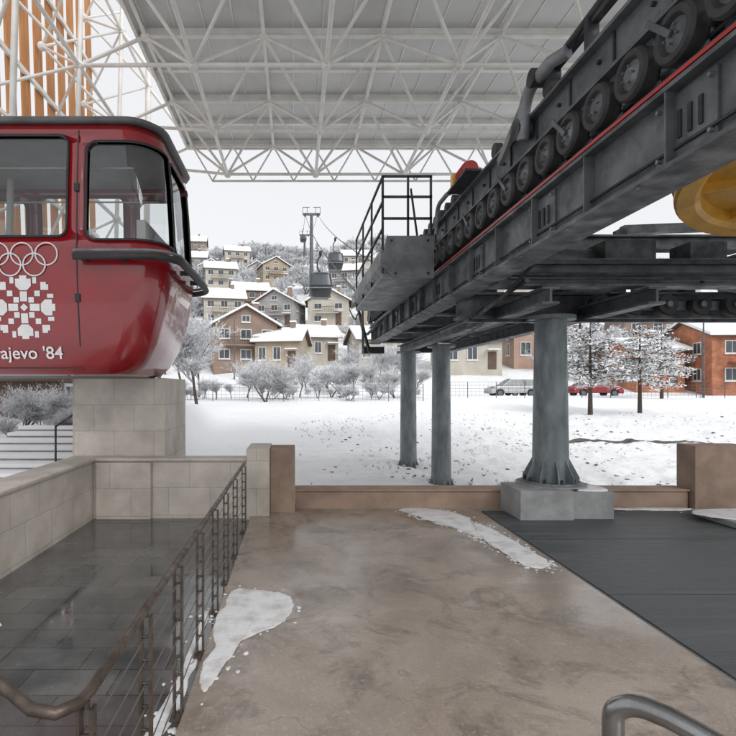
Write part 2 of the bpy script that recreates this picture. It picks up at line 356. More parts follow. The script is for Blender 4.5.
patch('snow_patch',[(4.12,7.56),(4.55,7.56),(4.55,7.95),(4.3,7.85)],.402,.03,.015,17,0)
b=MB(); b.box(5.9,9.5,6.9,7.75,.016,.10,0); b.obj('concrete_step_slab',['plinth'],bevel=.01)
patch('snow_patch',[(6.0,7.68),(9.4,7.68),(9.4,6.99),(6.3,6.98)],.103,.02,.02,4,10)
# ---------------------------------------------------------------- left railing
rp=empty('walkway_railing')
X=-.69; b=MB()
toppts=[(X,7.04,.88),(X,1.75,.88),(X-.012,1.68,.88),(X-.06,1.63,.88),(X-.14,1.64,.885),(X-.40,1.84,.89),(X-.9,2.25,.90)]
b.path(toppts,.020,12,0)
b.obj('top_handrail',['rail'],rp)
b=MB()
for i,y in enumerate((1.72,2.41,3.07,3.78,4.5,5.2,6.0,7.0)):
    for dx in (-.022,.022): b.box(X+dx-.006,X+dx+.006,y-.020,y+.020,-.03,.845,0)
    b.box(X-.045,X+.045,y-.05,y+.05,-.05,-.035,0); b.tube((X,y,.84),(X,y,.865),.012,n=8,m=0)
    for k in range(7): b.tube((X-.031,y,.10+k*.108),(X+.031,y,.10+k*.108),.008,n=6,m=0)
b.obj('posts',['rail'],rp)
b=MB()
for k in range(7): b.tube((X,7.04,.10+k*.108),(X,1.70,.10+k*.108),.004,n=6,m=0)
b.obj('wires',['wire'],rp)
b=MB()
ox,oz=-.11,.075
pts=[(1.175,1.74,-.075),(1.175,1.74,.72)]+[(1.175+.07*(1-math.cos(t)),1.74-.06*(1-math.cos(t)),.72+.07*math.sin(t)) for t in [i*math.pi/20 for i in range(1,11)]]+[(1.29,1.64,.785),(1.37,1.54,.765),(1.47,1.40,.72),(1.60,1.2,.60)]
pts=[(x+ox,y,z+oz) for x,y,z in pts]
b.path(pts,.034,16,0); b.lathe((1.175+ox,1.74,.0),(0,0,1),[(.0,.012),(.08,.012),(.08,0)],20)
b.obj('stainless_handrail',['chrome'])

# ---------------------------------------------------------------- red cabin
cab=empty('red_cable_car_cabin')
CX,CY=-3.6,7.75
LV=[(2.06,1.36,.80,.30),(2.09,1.45,.90,.34),(2.22,1.58,.99,.38),(2.5,1.73,1.05,.40),(2.9,1.85,1.10,.42),(3.3,1.92,1.135,.43),(3.62,1.94,1.155,.44),(4.1,1.92,1.145,.45),(4.6,1.89,1.13,.45),(5.05,1.85,1.10,.45),(5.2,1.83,1.085,.45),(5.32,1.78,1.05,.45)]
def rr(a,bb,r,n=8,off=0):
    a+=off;bb+=off;r=max(.05,r+off); o=[]
    for cx,cy,s in ((a-r,-bb+r,-90),(a-r,bb-r,0),(-a+r,bb-r,90),(-a+r,-bb+r,180)):
        for i in range(n+1):
            t=R(s+90*i/n); o.append((cx+r*math.cos(t),cy+r*math.sin(t)))
    return o
def shell(name,levels,off,mats,capb=False,capt=False,solid=None,parent=cab):
    bb=MB(); n=None
    for z,a,bd,r in levels:
        p=rr(a,bd,r,8,off); n=len(p); bb.v+=[(CX+x,CY+y,z) for x,y in p]
    for k in range(len(levels)-1):
        for i in range(n): bb.face([k*n+i,k*n+(i+1)%n,(k+1)*n+(i+1)%n,(k+1)*n+i],0,True)
    if capb: bb.face(list(range(n))[::-1],0)
    if capt: bb.face([(len(levels)-1)*n+i for i in range(n)],0)
    o=bb.obj(name,mats,parent)
    if solid:
        md=o.modifiers.new('s','SOLIDIFY'); md.thickness=solid[0]; md.offset=solid[1]
    return o
def lerpLV(z):
    for (z0,*a),(z1,*c) in zip(LV[:-1],LV[1:]):
        if z0<=z<=z1:
            t=(z-z0)/(z1-z0); return [u+(v-u)*t for u,v in zip(a,c)]
def cutters(grow):
    bb=MB()
    def rpoly(x0,x1,z0,z1,r):
        g=grow; x0-=g;x1+=g;z0-=g;z1+=g;r+=g; o=[]
        for cx,cz,s in ((x1-r,z0+r,-90),(x1-r,z1-r,0),(x0+r,z1-r,90),(x0+r,z0+r,180)):
            for i in range(7):
                t=R(s+15*i); o.append((cx+r*math.cos(t),cz+r*math.sin(t)))
        return o
    fy=lambda a,c,t:(a,t,c)
    for y0,y1 in ((6.3,7.14+grow),(8.36-grow,9.2)):
        bb.prism(rpoly(-4.31,-2.91,3.84,5.12,.11),fy,y0,y1)
        bb.prism(rpoly(-2.64,-1.3,3.80,5.04,.11),fy,y0,y1)
        bb.prism(rpoly(-5.9,-4.56,3.80,5.04,.11),fy,y0,y1)
    fx=lambda a,c,t:(t,a,c)
    bb.prism(rpoly(7.24,8.26,3.80,5.04,.1),fx,-2.2,-1.2)
    bb.prism(rpoly(7.24,8.26,3.80,5.04,.1),fx,-6.2,-5.1)
    return bb.obj('cut',['rubber'],fixn=True)
def boolop(o,c,op):
    md=o.modifiers.new('x','BOOLEAN'); md.object=c; md.operation=op; md.solver='EXACT'
def bake(o):
    dg=bpy.context.evaluated_depsgraph_get(); me=bpy.data.meshes.new_from_object(o.evaluated_get(dg)); o.modifiers.clear(); o.data=me
body=shell('body_shell',LV,0,['red','inner'],solid=(.05,-1))
small=cutters(0); big=cutters(.03)
boolop(body,small,'DIFFERENCE')
rub=shell('window_seals',LV[5:],.012,['rubber'],solid=(.07,-1))
boolop(rub,big,'INTERSECT'); boolop(rub,small,'DIFFERENCE')
bpy.context.view_layer.update(); bake(body); bake(rub)
for c in (small,big): bpy.data.objects.remove(c)
shell('window_glass',[(z,*lerpLV(z)) for z in (3.75,4.1,4.6,5.0,5.15)],-.03,['glass'])
shell('inner_lining',[(z,*lerpLV(z)) for z in (2.2,2.9,3.3,3.72)],-.07,['inner'])
shell('floor_pan',[(2.055,1.28,.72,.3),(2.08,1.36,.78,.3)],0,['roofgrey'],capb=True,capt=True)
shell('roof',[(5.31,1.74,1.01,.42),(5.30,1.87,1.12,.47),(5.34,1.89,1.14,.47),(5.39,1.82,1.08,.45),(5.45,1.6,.9,.42),(5.48,1.0,.5,.3)],0,['roofgrey'],capt=True)
shell('roof_lining',[(5.24,1.74,1.0,.4),(5.28,1.74,1.0,.4)],0,['inner'],capb=True,capt=True)
b=MB(); b.box(-5.1,-4.5,7.0,8.5,2.5,2.62); b.box(-5.3,-5.15,6.95,8.55,2.62,4.15); b.box(-2.7,-2.15,7.0,8.5,2.5,2.62); b.box(-2.12,-2.0,6.95,8.55,2.62,4.15)
b.box(-4.8,-2.4,7.05,8.45,2.1,2.14); b.tube((-3.3,7.75,2.1),(-3.3,7.75,5.25),.02); b.tube((-5.1,7.1,4.9),(-2.2,7.1,4.9),.014); b.tube((-5.1,8.4,4.9),(-2.2,8.4,4.9),.014)
b.obj('benches',['inner'],cab,bevel=.03)
b=MB()
def bump(z,o):
    pts=[]; f=6.6-o; e=1.94+o
    pts=[(CX+.86,f,z),(CX+1.5,f,z)]
    for i in range(9):
        t=R(-90+90*i/8); pts.append((CX+e-.42+.42*math.cos(t),f+.42+.42*math.sin(t),z))
    for i in range(9):
        t=R(0+90*i/8); pts.append((CX+e-.42+.42*math.cos(t),2*CY-f-.42+.42*math.sin(t),z))
    pts.append((CX+.86,2*CY-f,z)); return pts
for k in (0,1):
    for zz,rad,mi in ((3.53,.045,0),(3.605,.02,1)):
        P_=bump(zz,.18)
        if k: P_=[(2*CX-x,y,z) for x,y,z in P_]
        b.path(P_,rad,10,mi)
    s=1 if not k else -1
    for (x,y,dx) in ((CX+s*.95,6.5,0),(CX+s*1.45,6.5,0),(CX+s*1.97,7.4,1),(CX+s*1.97,8.1,1)):
        b.box(min(x,x+s*.13) if dx else x-.03,max(x,x+s*.13) if dx else x+.03,(y-.03 if dx else 6.40),(y+.03 if dx else 6.62),3.50,3.56,0)
b.obj('bumper_rail',['rubber','steel_lt'],cab)
b=MB()
for x in (CX-.83,CX+.83):
    for (z0,z1) in ((2.14,2.5),(2.5,2.9),(2.9,3.3),(3.3,3.62),(3.62,4.1),(4.1,4.6),(4.6,5.2)):
        a0=CY-lerpLV(z0)[1]-.003; a1=CY-lerpLV(z1)[1]-.003
        b.bar((x,a0,z0),(x,a1,z1),.014,.008,0)
a0=CY-lerpLV(2.16)[1]-.004; b.bar((CX-.83,a0,2.16),(CX+.83,a0,2.16),.01,.012,0)
for z in (3.0,4.4): b.box(CX+.80,CX+.86,CY-lerpLV(z)[1]-.03,CY-lerpLV(z)[1]-.004,z,z+.10,0)
b.obj('door_seams',['rubber'],cab)
def fs(x,z,o=.006): return (x,CY-lerpLV(z)[1]-o,z)
b=MB(); ex=-3.46
for i,(dx,dz) in enumerate(((-.31,0),(0,0),(.31,0),(-.155,-.135),(.155,-.135))):
    pts=[fs(ex+dx+.14*math.cos(t),3.60+dz+.14*math.sin(t),.008+.002*i) for t in [2*math.pi*k/36 for k in range(36)]]
    b.path(pts,.010,6,0,closed=True)
cz=2.93
def quad(pts,o=.008):
    k=len(b.v); b.v+=[fs(x,z,o) for x,z in pts]; b.face(list(range(k,k+len(pts))),0)
quad([(ex-.05,cz),(ex,cz-.05),(ex+.05,cz),(ex,cz+.05)])
for q in range(4):
    c,s_=math.cos(q*math.pi/2),math.sin(q*math.pi/2)
    def T(p): return [(ex+c*a-s_*d,cz+s_*a+c*d) for a,d in p]
    quad(T([(-.045,.075),(.045,.075),(.045,.20),(-.045,.20)]))
    quad(T([(-.045,.215),(.045,.215),(.10,.27),(.10,.36),(.045,.36),(.045,.40),(-.045,.40),(-.045,.36),(-.10,.36),(-.10,.27)]))
    quad(T([(-.17,.30),(-.12,.30),(-.12,.38),(-.17,.38)])); quad(T([(.17,.30),(.12,.30),(.12,.38),(.17,.38)]))
    quad(T([(.06,.06),(.13,.06),(.13,.13),(.06,.13)]))
    quad(T([(.14,.14),(.21,.14),(.21,.21),(.14,.21)])); quad(T([(.22,.22),(.32,.22),(.32,.29),(.29,.29),(.29,.32),(.22,.32)]))
b.obj('emblem',['white'],cab)
cu=bpy.data.curves.new('lettering','FONT'); cu.body="Sarajevo '84"; cu.size=.225; cu.align_x='CENTER'; cu.extrude=.001; cu.offset=.002
to=bpy.data.objects.new('lettering',cu); S.collection.objects.link(to); to.location=(ex-.08,CY-lerpLV(2.32)[1]-.012,2.28); to.rotation_euler=(R(90+10),0,0); cu.materials.append(M['white']); to.parent=cab

# ---------------------------------------------------------------- station machinery
st=empty('ropeway_station_machinery')
GX=2.42
b=MB()
def girder(x,y0,y1,z0,z1,mm=0):
    b.box(x,x+.16,y0,y1,z0+.03,z1-.03,mm)
    b.box(x-.09,x+.25,y0-.01,y1+.01,z0,z0+.03,mm); b.box(x-.09,x+.25,y0-.01,y1+.01,z1-.03,z1,mm)
girder(GX,.3,16.4,3.28,3.80)
for i in range(9):
    y=1.1+i*1.85
    b.box(GX-.022,GX-.001,y,y+.5,3.34,3.74,0)
    for k in range(4): b.box(GX-.034,GX-.0225,y+.10+k*.085,y+.13+k*.085,3.46,3.63,1)
    for yy in (y+.03,y+.46):
        for zz in (3.38,3.70): b.tube((GX-.05,yy,zz),(GX-.02,yy,zz),.014,n=6,m=2)
for i in range(17):
    y=.8+i*.925; b.box(GX-.085,GX-.001,y-.3,y-.285,3.31,3.77,0)
    b.tube((GX-.06,y,3.265),(GX-.06,y,3.281),.014,n=6,m=2)
b.path([(GX-.03,.4,3.40),(GX-.03,5,3.41),(GX-.03,10,3.39),(GX-.03,16,3.40)],.012,6,1)
b.obj('main_girder',['steel','steel_dk','steel_lt'],st)
b=MB()
b.box(GX-.06,GX+.10,.3,16.0,3.803,3.87,0); b.box(GX-.075,GX-.061,.3,9,3.825,3.85,1)
b.box(GX+.02,GX+.06,.3,16.2,4.36,4.62,2); b.box(GX-.06,GX+.14,.3,16.2,4.62,4.65,2); b.box(GX-.02,GX+.10,.3,16.2,4.33,4.358,2)
yy=.8
while yy<16: b.box(GX-.0,GX+.019,yy,yy+.02,4.36,4.62,0); b.tube((GX-.01,yy+.2,4.5),(GX+.02,yy+.2,4.5),.018,n=6,m=0); yy+=.63
b.obj('guide_rails',['steel_dk','redpart','steel'],st)
b=MB(); y=.7; k=0
while y<16.0:
    r=.175
    b.lathe((GX-.09,y,4.09),(1,0,0),[(.0,.015),(.05,.0),(.075,.02),(.10,.03)],20,1)
    b.lathe((GX-.09,y,4.09),(1,0,0),[(.10,.03),(.12,.0),(.16,.0),(r,.025),(r,.105),(.16,.13),(.03,.13)],24,0)
    b.tube((GX+.03,y,4.09),(GX+.35,y,4.09),.04,n=8,m=1)
    b.box(GX+.06,GX+.12,y-.035,y+.035,3.87,4.36,1)
    for q in range(5):
        a=q*1.257+k; b.tube((GX-.105,y+.055*math.cos(a),4.09+.055*math.sin(a)),(GX-.08,y+.055*math.cos(a),4.09+.055*math.sin(a)),.008,n=6,m=1)
    if k%2==0: b.box(GX+.16,GX+.34,y-.10,y+.10,3.98,4.2,2)
    if k%3==0: b.bar((GX-.10,y,4.09),(GX-.10,y+.21,4.30),.012,.04,1)
    y+=.42;k+=1
b.box(GX+.045,GX+.058,.6,15.8,4.17,4.185,0); b.box(GX+.045,GX+.058,.6,15.8,3.99,4.005,0)
b.box(GX+.30,GX+.34,.3,16,3.87,4.33,2)
b.obj('tyre_conveyor',['rubber','steel','steel_dk'],st)
b=MB(); y=1.0
while y<16.2:
    b.lathe((GX-.02,y,4.73),(1,0,0),[(.0,-.03),(.085,-.03),(.085,.05),(0,.05)],12,0)
    b.box(GX+.035,GX+.06,y-.03,y+.03,4.651,4.78,1); y+=.34 if y>7 else 1.3
b.obj('top_rollers',['rubber','steel'],st)
b=MB()
def arch(y,r=.05,m=0):
    pts=[(GX-.10,y+.55,4.42),(GX-.10,y+.52,4.60)]
    for i in range(9):
        t=i/8*math.pi/2; pts.append((GX-.10,y+.52-.22*(1-math.cos(t)),4.62+.24*math.sin(t)))
    pts+=[(GX-.08,y-.0,4.88),(GX-.0,y-.15,4.88)]
    b.path(pts,r,12,m)
arch(4.75,.06); b.tube((GX-.16,5.0,4.88),(GX+.1,5.0,4.88),.085,n=16,m=1); b.tube((GX-.16,5.35,4.55),(GX-.02,5.35,4.55),.11,n=16,m=1)
b.bar((GX-.1,5.9,4.45),(GX-.1,5.3,4.75),.05,.10,0); b.bar((GX+.06,2.2,4.95),(GX+.06,5.0,4.95),.07,.07,1)
b.path([(GX+.04,.5,5.02),(GX+.04,3.9,5.02),(GX+.03,4.4,4.98),(GX-.02,4.75,4.9)],.035,10,1)
for yy in (1.5,3.0,4.3): b.box(GX+.0,GX+.10,yy,yy+.06,4.651,5.0,1)
arch(8.0,.035)
b.lathe((GX-.13,6.95,4.77),(0,1,0),[(0,-.2),(.09,-.2),(.10,-.16),(.10,.14),(.08,.2),(0,.2)],18,2)
for i in range(7): b.lathe((GX-.13,6.82+i*.04,4.77),(0,1,0),[(.10,0),(.112,.0),(.112,.01),(.10,.01)],18,2)
b.box(GX-.24,GX-.03,7.18,7.30,4.70,4.87,3); b.box(GX-.26,GX-.05,6.6,7.4,4.655,4.69,1)
b.obj('drive_units',['steel_lt','steel_dk','redpart','yellow'],st,bevel=.006)
b=MB()
b.ibeam((2.62,.9,3.45),(8.6,.9,3.45),.20,.30,0)
b.ibeam((2.62,6.95,3.42),(9.2,6.95,3.42),.26,.36,0)
b.ibeam((2.62,8.45,3.22),(9.6,8.45,3.22),.34,.42,0,t=.04)
b.ibeam((2.62,9.7,3.42),(8.6,9.7,3.42),.24,.34,0)
for y in (11.2,12.6,14.0,15.4): b.ibeam((2.62,y,3.40),(5.25,y,3.40),.20,.32,0)
b.ibeam((3.25,6.6,3.08),(3.25,16,3.08),.22,.22,0); b.ibeam((4.6,6.6,3.08),(4.6,16,3.08),.22,.22,0)
b.ibeam((5.1,8.2,3.6),(5.1,16.2,3.6),.26,.42,0)
for x0,x1,y0,y1 in ((2.7,5.0,9.7,8.5),(2.7,5.0,9.8,11.2),(5.0,2.7,11.2,12.6),(2.7,5.0,12.6,14),(5,2.7,14,15.4),(5.4,8.4,6.95,8.4),(8.4,5.4,6.95,8.4)):
    b.bar((x0,y0,3.30),(x1,y1,3.30),.08,.08,1)
for x in (5.3,6.3,7.3,8.4): b.box(x-.05,x+.05,8.4,8.5,3.44,4.2,1)
b.ibeam((3.6,8.47,4.25),(9.6,8.47,4.25),.22,.24,0)
b.bar((4.2,8.4,3.45),(5.3,8.4,4.15),.09,.09,1); b.bar((6.3,8.4,3.5),(5.3,8.4,4.15),.09,.09,1); b.bar((7.3,8.4,3.5),(8.4,8.4,4.15),.09,.09,1)
b.bar((5.6,8.9,4.6),(9.6,8.9,4.75),.14,.14,0); b.box(5.5,5.62,8.8,9.0,4.2,4.6,1); b.box(7.4,7.52,8.8,9.0,4.2,4.65,1)
b.ibeam((7.9,.3,3.75),(7.9,9.7,3.75),.3,.5,0)
b.box(4.3,5.0,7.2,8.1,3.5,3.95,1); b.lathe((4.0,7.6,3.75),(1,0,0),[(0,-.45),(.18,-.45),(.18,.3),(0,.3)],16,2)
b.box(3.0,3.5,9.0,10.6,3.55,3.95,1); b.box(3.6,4.3,10.2,12,3.2,3.45,1); b.box(6.0,6.7,8.7,9.3,3.5,3.95,1)
b.box(5.4,5.9,7.1,7.5,3.55,3.9,1); b.box(6.9,7.5,7.2,8.0,3.5,3.85,1); b.lathe((6.5,7.5,3.72),(0,1,0),[(0,-.4),(.15,-.4),(.15,.4),(0,.4)],16,2)
for z,y_ in ((3.35,6.65),(3.28,6.55)): b.tube((2.7,y_,z),(9,y_,z),.025,n=8,m=2)
b.box(2.7,9.2,6.70,6.78,3.50,3.56,1); b.box(2.7,9.2,8.10,8.20,2.93,2.98,1)
b.path([(2.9,6.5,3.25),(2.9,8.2,3.1),(3.2,8.9,2.98),(3.6,12,2.98)],.03,8,2)
b.path([(2.75,5.5,3.45),(2.8,6.9,3.15),(2.75,7.9,2.98),(2.8,10,2.98)],.022,8,2)
b.obj('cross_beams',['steel','steel_dk','steel_dk'],st)
b=MB(); x=4.75
while x<9.4:
    b.lathe((x,8.05,3.20),(0,1,0),[(0,-.02),(.05,-.03),(.08,0),(.15,0),(.165,.03),(.165,.12),(0,.12)],20,0)
    b.lathe((x,8.045,3.20),(0,1,0),[(0,-.03),(.045,-.03),(.045,0)],12,1); x+=.52
b.box(4.6,9.5,8.2,8.24,3.13,3.27,1)
b.obj('cross_tyres',['rubber','steel_lt'],st)
b=MB(); c=(5.30,4.95,4.08); ax=Vector((0.03,.24,1)).normalized()
b.lathe(c,ax,[(0,-.15),(.22,-.15),(.22,-.04),(.30,0),(1.12,.12),(1.15,.0),(1.20,-.04),(1.36,-.04),(1.38,0),(1.38,.04),(1.31,.09),(1.31,.16),(1.38,.2),(1.38,.25),(1.15,.26),(1.12,.18),(.3,.1),(.3,.4),(0,.4)],64,0)
b.lathe(c,ax,[(1.312,.09),(1.33,.10),(1.33,.15),(1.312,.16)],64,1)
e1=ax.cross(Vector((1,0,0))).normalized(); e2=ax.cross(e1)
for i in range(8):
    a=i*math.pi/4+.2; d=e1*math.cos(a)+e2*math.sin(a); b.bar(Vector(c)+d*.25-ax*.02,Vector(c)+d*1.14+ax*.08,.05,.10,0)
b.lathe(c,ax,[(0,-.20),(.12,-.20),(.14,-.15),(.14,-.14)],24,2)
b.obj('bullwheel',['yellow','rubber','steel_dk'],st)
b=MB()
b.prism([(1.42,3.95),(1.62,3.72),(2.3,3.72),(2.3,4.42),(1.52,4.42)],lambda a,c,t:(a,t,c),8.6,8.63,0)
b.box(1.45,2.3,8.635,12.4,3.74,3.80,0); b.prism([(1.42,3.95),(1.62,3.72),(1.64,3.74),(1.46,3.96),(1.46,4.2),(1.42,4.2)],lambda a,c,t:(a,t,c),8.632,12.4,0)
for y in (8.66,9.9,11.15,12.35): b.bar((1.46,y,3.8),(1.46,y,5.42),.035,.035,1)
for z in (4.55,5.0,5.42): b.bar((1.46,8.64,z),(1.46,12.4,z),.035,.035,1)
for x in (1.46,1.88,2.26): b.bar((x,8.65,4.42),(x,8.65,5.42),.035,.035,1)
for z in (4.72,5.08,5.42): b.bar((1.46,8.65,z),(2.28,8.65,z),.035,.035,1)
b.bar((2.05,9.2,5.42),(2.05,8.7,4.4),.03,.03,1)
for x,z in ((1.66,3.80),(2.2,3.8),(1.6,4.34),(2.2,4.34)): b.tube((x,8.58,z),(x,8.60,z),.02,n=6,m=1)
b.obj('service_platform',['steel_lt','steel_dk'],st)
b=MB()
for x in (GX-.1,GX+.25,4.9,5.2): b.path([(x,14.5,3.7),(x,16.6,3.62),(x,17.6,3.75),(x,18.2,4.1)],.045,8,0)
b.bar((GX-.3,16.2,3.1),(GX-.3,16.4,4.9),.06,.10,0); b.bar((GX-.45,16.9,4.8),(GX-.1,16.2,3.0),.07,.07,1); b.bar((GX-.5,16.3,4.5),(GX+.4,16.3,4.5),.08,.12,0)
b.box(GX-.25,GX+.4,16.42,16.9,3.0,3.2,1)
for x in (GX,5.2): b.lathe((x,16.7,4.25),(1,0,0),[(0,-.05),(.3,-.05),(.3,-.02),(.26,0),(.3,.02),(.3,.05),(0,.05)],20,1)
b.box(3.5,4.4,16.01,16.3,3.0,3.3,1)
b.obj('line_entry_guides',['steel','steel_dk'],st)

def column(x,y,z0,z1,r0,r1):
    b=MB()
    b.lathe((x,y,0),(0,0,1),[(0,z0+.03),(r0+.16,z0+.03),(r0+.16,z0),],32,0,False)
    b.lathe((x,y,0),(0,0,1),[(r0,z0+.03),(r1,z1-.06)],32,0); b.lathe((x,y,0),(0,0,1),[(r1+.13,z1-.06),(r1+.13,z1),(0,z1)],32,0,False); b.lathe((x,y,0),(0,0,1),[(r1,z1-.06),(r1+.13,z1-.06)],32,0,False)
    for i in range(10):
        a=2*math.pi*i/10+.15; d=Vector((math.cos(a),math.sin(a),0)); t=Vector((-d.y,d.x,0))*.008; o=Vector((x,y,0))
        P=[o+d*(r0-.01)+Vector((0,0,z0+.03)),o+d*(r0+.13)+Vector((0,0,z0+.03)),o+d*(r0+.13)+Vector((0,0,z0+.1)),o+d*(r0-.01)+Vector((0,0,z0+.38))]
        k=len(b.v); b.v+=[tuple(p-t) for p in P]+[tuple(p+t) for p in P]
        for q in ((0,1,2,3),(7,6,5,4),(0,4,5,1),(1,5,6,2),(2,6,7,3),(3,7,4,0)): b.face([k+j for j in q],0)
        q=o+d*(r0+.10)+t*6; b.tube((q.x,q.y,z0+.03),(q.x,q.y,z0+.09),.018,n=6,m=1)
    return b
b=column(3.94,8.02,.45,3.0,.265,.225); b.box(3.22,3.98,7.42,8.15,-1,.43,2); b.box(3.983,4.6,7.5,8.15,-1,.40,2); b.lathe((3.94,8.02,0),(0,0,1),[(.5,.43),(.5,.448),(0,.448)],24,2,False)
b.tube((4.16,8.1,.45),(4.16,8.1,3.0),.02,n=8,m=1)
b.obj('steel_support_column',['column','steel_dk','plinth'])
for (x,y) in ((3.74,13.3),(3.4,15.6)):
    b=column(x,y,H(x,y)-.25,3.0,.25,.22); b.box(x-.55,x+.55,y-.5,y+.5,H(x,y)-1.5,H(x,y)-.26,2); b.obj('steel_support_column',['column','steel_dk','plinth'])

# ---------------------------------------------------------------- canopy
cn=empty('space_frame_canopy')
b=MB(); mod=2.45; X0=-3.1; Y1=15.7; NX=6; NY=7
top={};bot={}
for i in range(NX+1):
    for j in range(NY+1): top[i,j]=Vector((X0+i*mod,Y1-j*mod,9.2))
for i in range(NX):
    for j in range(NY): bot[i,j]=Vector((X0+(i+.5)*mod,Y1-(j+.5)*mod,7.85))
r=.042
def node(p): b.lathe(p,(0,0,1),[(0,-.11),(.08,-.07),(.11,0),(.08,.07),(0,.11)],8,0)
for (i,j),p in top.items():
    if (i+1,j) in top: b.tube(p,top[i+1,j],r,n=8,cap=False)
    if (i,j+1) in top: b.tube(p,top[i,j+1],r,n=8,cap=False)
    node(p)
for (i,j),p in bot.items():
    if (i+1,j) in bot: b.tube(p,bot[i+1,j],r,n=8,cap=False)
    if (i,j+1) in bot: b.tube(p,bot[i,j+1],r,n=8,cap=False)
    for a,c in ((0,0),(1,0),(0,1),(1,1)): b.tube(p,top[i+a,j+c],.034,n=8,cap=False)
    node(p)
for i in range(NX*2):
    x=X0+i*mod/2; b.tube((x,Y1+.02,9.2),(x+mod/4,Y1,8.15),.026,n=6,cap=False); b.tube((x+mod/4,Y1,8.15),(x+mod/2,Y1+.02,9.2),.026,n=6,cap=False)
b.tube((X0+mod/4,Y1,8.15),(X0+NX*mod-mod/4,Y1,8.15),.034,n=8)
b.obj('tube_frame',['tube'],cn)
b=MB(); W=X0+NX*mod; YB=Y1-NY*mod
b.box(X0-.15,W+.2,YB,Y1+.2,9.42,9.5,0)
y=Y1+.1
while y>YB+.2:
    b.box(X0-.14,W+.1,y-.05,y+.05,9.28,9.417,1); y-=1.225
for i in range(NX*4+1):
    x=X0+i*mod/4; b.box(x-.012,x+.012,YB+.05,Y1+.15,9.40,9.4195,1)
b.box(X0-.2,W+.2,Y1+.2,Y1+.26,9.2,9.6,1); b.box(X0-.22,X0-.15,YB,Y1+.2,9.2,9.6,1)
b.obj('roof_deck',['deck','tube'],cn)
b=MB(); b.box(X0-.1,W+.1,YB,Y1+.15,9.503,9.65); b.obj('roof_snow',['snow'],cn)
b=MB(); fx=-6.0; ip={}
for j in range(4):
    for k in range(5): ip[j,k]=Vector((fx+1.4+.06*k,Y1-j*mod,3.8+k*2.4))
for (j,k),p in ip.items():
    if (j+1,k) in ip: b.tube(p,ip[j+1,k],r,n=8,cap=False)
    if (j,k+1) in ip: b.tube(p,ip[j,k+1],r*1.3,n=8,cap=False)
    node(p)
    if (j+1,k+1) in ip:
        q=Vector((fx+.15,p.y-mod/2,p.z+1.2)); node(q)
        for a,c in ((0,0),(1,0),(0,1),(1,1)): b.tube(q,ip[j+a,k+c],.032,n=6,cap=False)
for j in range(4):
    a=top[0,j]; b.tube(a,ip[j,3],.05,n=8,cap=False); b.tube(a,ip[j,4],.045,n=8,cap=False); b.tube(bot[0,j],ip[j,2],.04,n=8,cap=False); b.tube(a,ip[j,2],.04,n=8,cap=False)
b.tube((fx+1.45,Y1,-1),(fx+1.6,Y1,14),.09,n=12)
b.obj('side_frame',['tube'],cn)
b=MB(); y=Y1+.1
while y>7.5:
    b.hexa([(fx-.02,y-.36,3.7),(fx+.02,y-.36,3.7),(fx+.02,y,3.7),(fx-.02,y,3.7),(fx-.02,y-.36-.7,14.5),(fx+.02,y-.36-.7,14.5),(fx+.02,y-.7,14.5),(fx-.02,y-.7,14.5)],0); y-=.62
for z in (4,6.4,8.8,11.2,13.6): b.box(fx+.03,fx+.1,7.5,Y1,z,z+.1,1)
b.obj('timber_slats',['wood','tube'],cn)
b=MB()
for y in (3.0,-.8): b.tube((11.2,y,-1),(11.2,y,9.2),.16,n=16)
b.obj('canopy_posts',['tube'],cn)

# ---------------------------------------------------------------- cables, pylons, gondolas
def pylon(x,y,z0,z1,w):
    b=MB(); b.tube((x,y,z0-1),(x,y,z1),.55,.32,16,0)
    b.bar((x-w,y,z1),(x+w,y,z1),.5,.45,0)
    for s in (-1,1):
        b.bar((x+s*w*.75,y-2.2,z1-1.2),(x+s*w*.75,y+2.2,z1+.2),.25,.3,0)
        for k in range(6):
            t=-2+k*.8; b.lathe((x+s*w*.75-.1,y+t,z1-.2+t*.32),(1,0,0),[(0,0),(.28,0),(.28,.2),(0,.2)],12,1)
        b.tube((x+s*w*.75,y,z1),(x+s*w*.75,y,z1-.6),.12,n=8)
        b.bar((x+s*w,y,z1),(x+s*w,y,z1+1.6),.12,.12,0); b.bar((x+s*w*.5,y,z1),(x+s*w*.5,y,z1+1.6),.12,.12,0)
        b.bar((x+s*w,y,z1+1.6),(x+s*w*.2,y,z1+1.6),.12,.12,0)
    for k in range(14): b.tube((x-.7,y-.3,z0+k*1.1),(x-.3,y-.3,z0+k*1.1),.03,n=4)
    b.obj('ropeway_pylon',['steel','steel_dk'])
LA,LB=2.4,5.2
pylon(3.8,120,H(3.8,120),42.0,2.0)
pz2=H(3.8,205)+11
pylon(3.8,205,H(3.8,205),pz2,2.0)
b=MB()
def cab_z(y):
    if y<=120:
        t=(y-16.7)/(120-16.7); return 4.5+(42.0-4.5)*t-1.3*4*t*(1-t)
    t=(y-120)/85; return 42.0+(pz2-42.0)*t-1.5*4*t*(1-t)
for x in (LA,LB):
    b.path([(x,16.7+(205-16.7)*i/40,cab_z(16.7+(205-16.7)*i/40)) for i in range(41)],.045,6,0)
b.obj('haul_cable',['steel_dk'])
M['gond']=mat('gondola_dark_paint',(.045,.05,.055),(.03,.033,.036),rough=.3,bump=0)
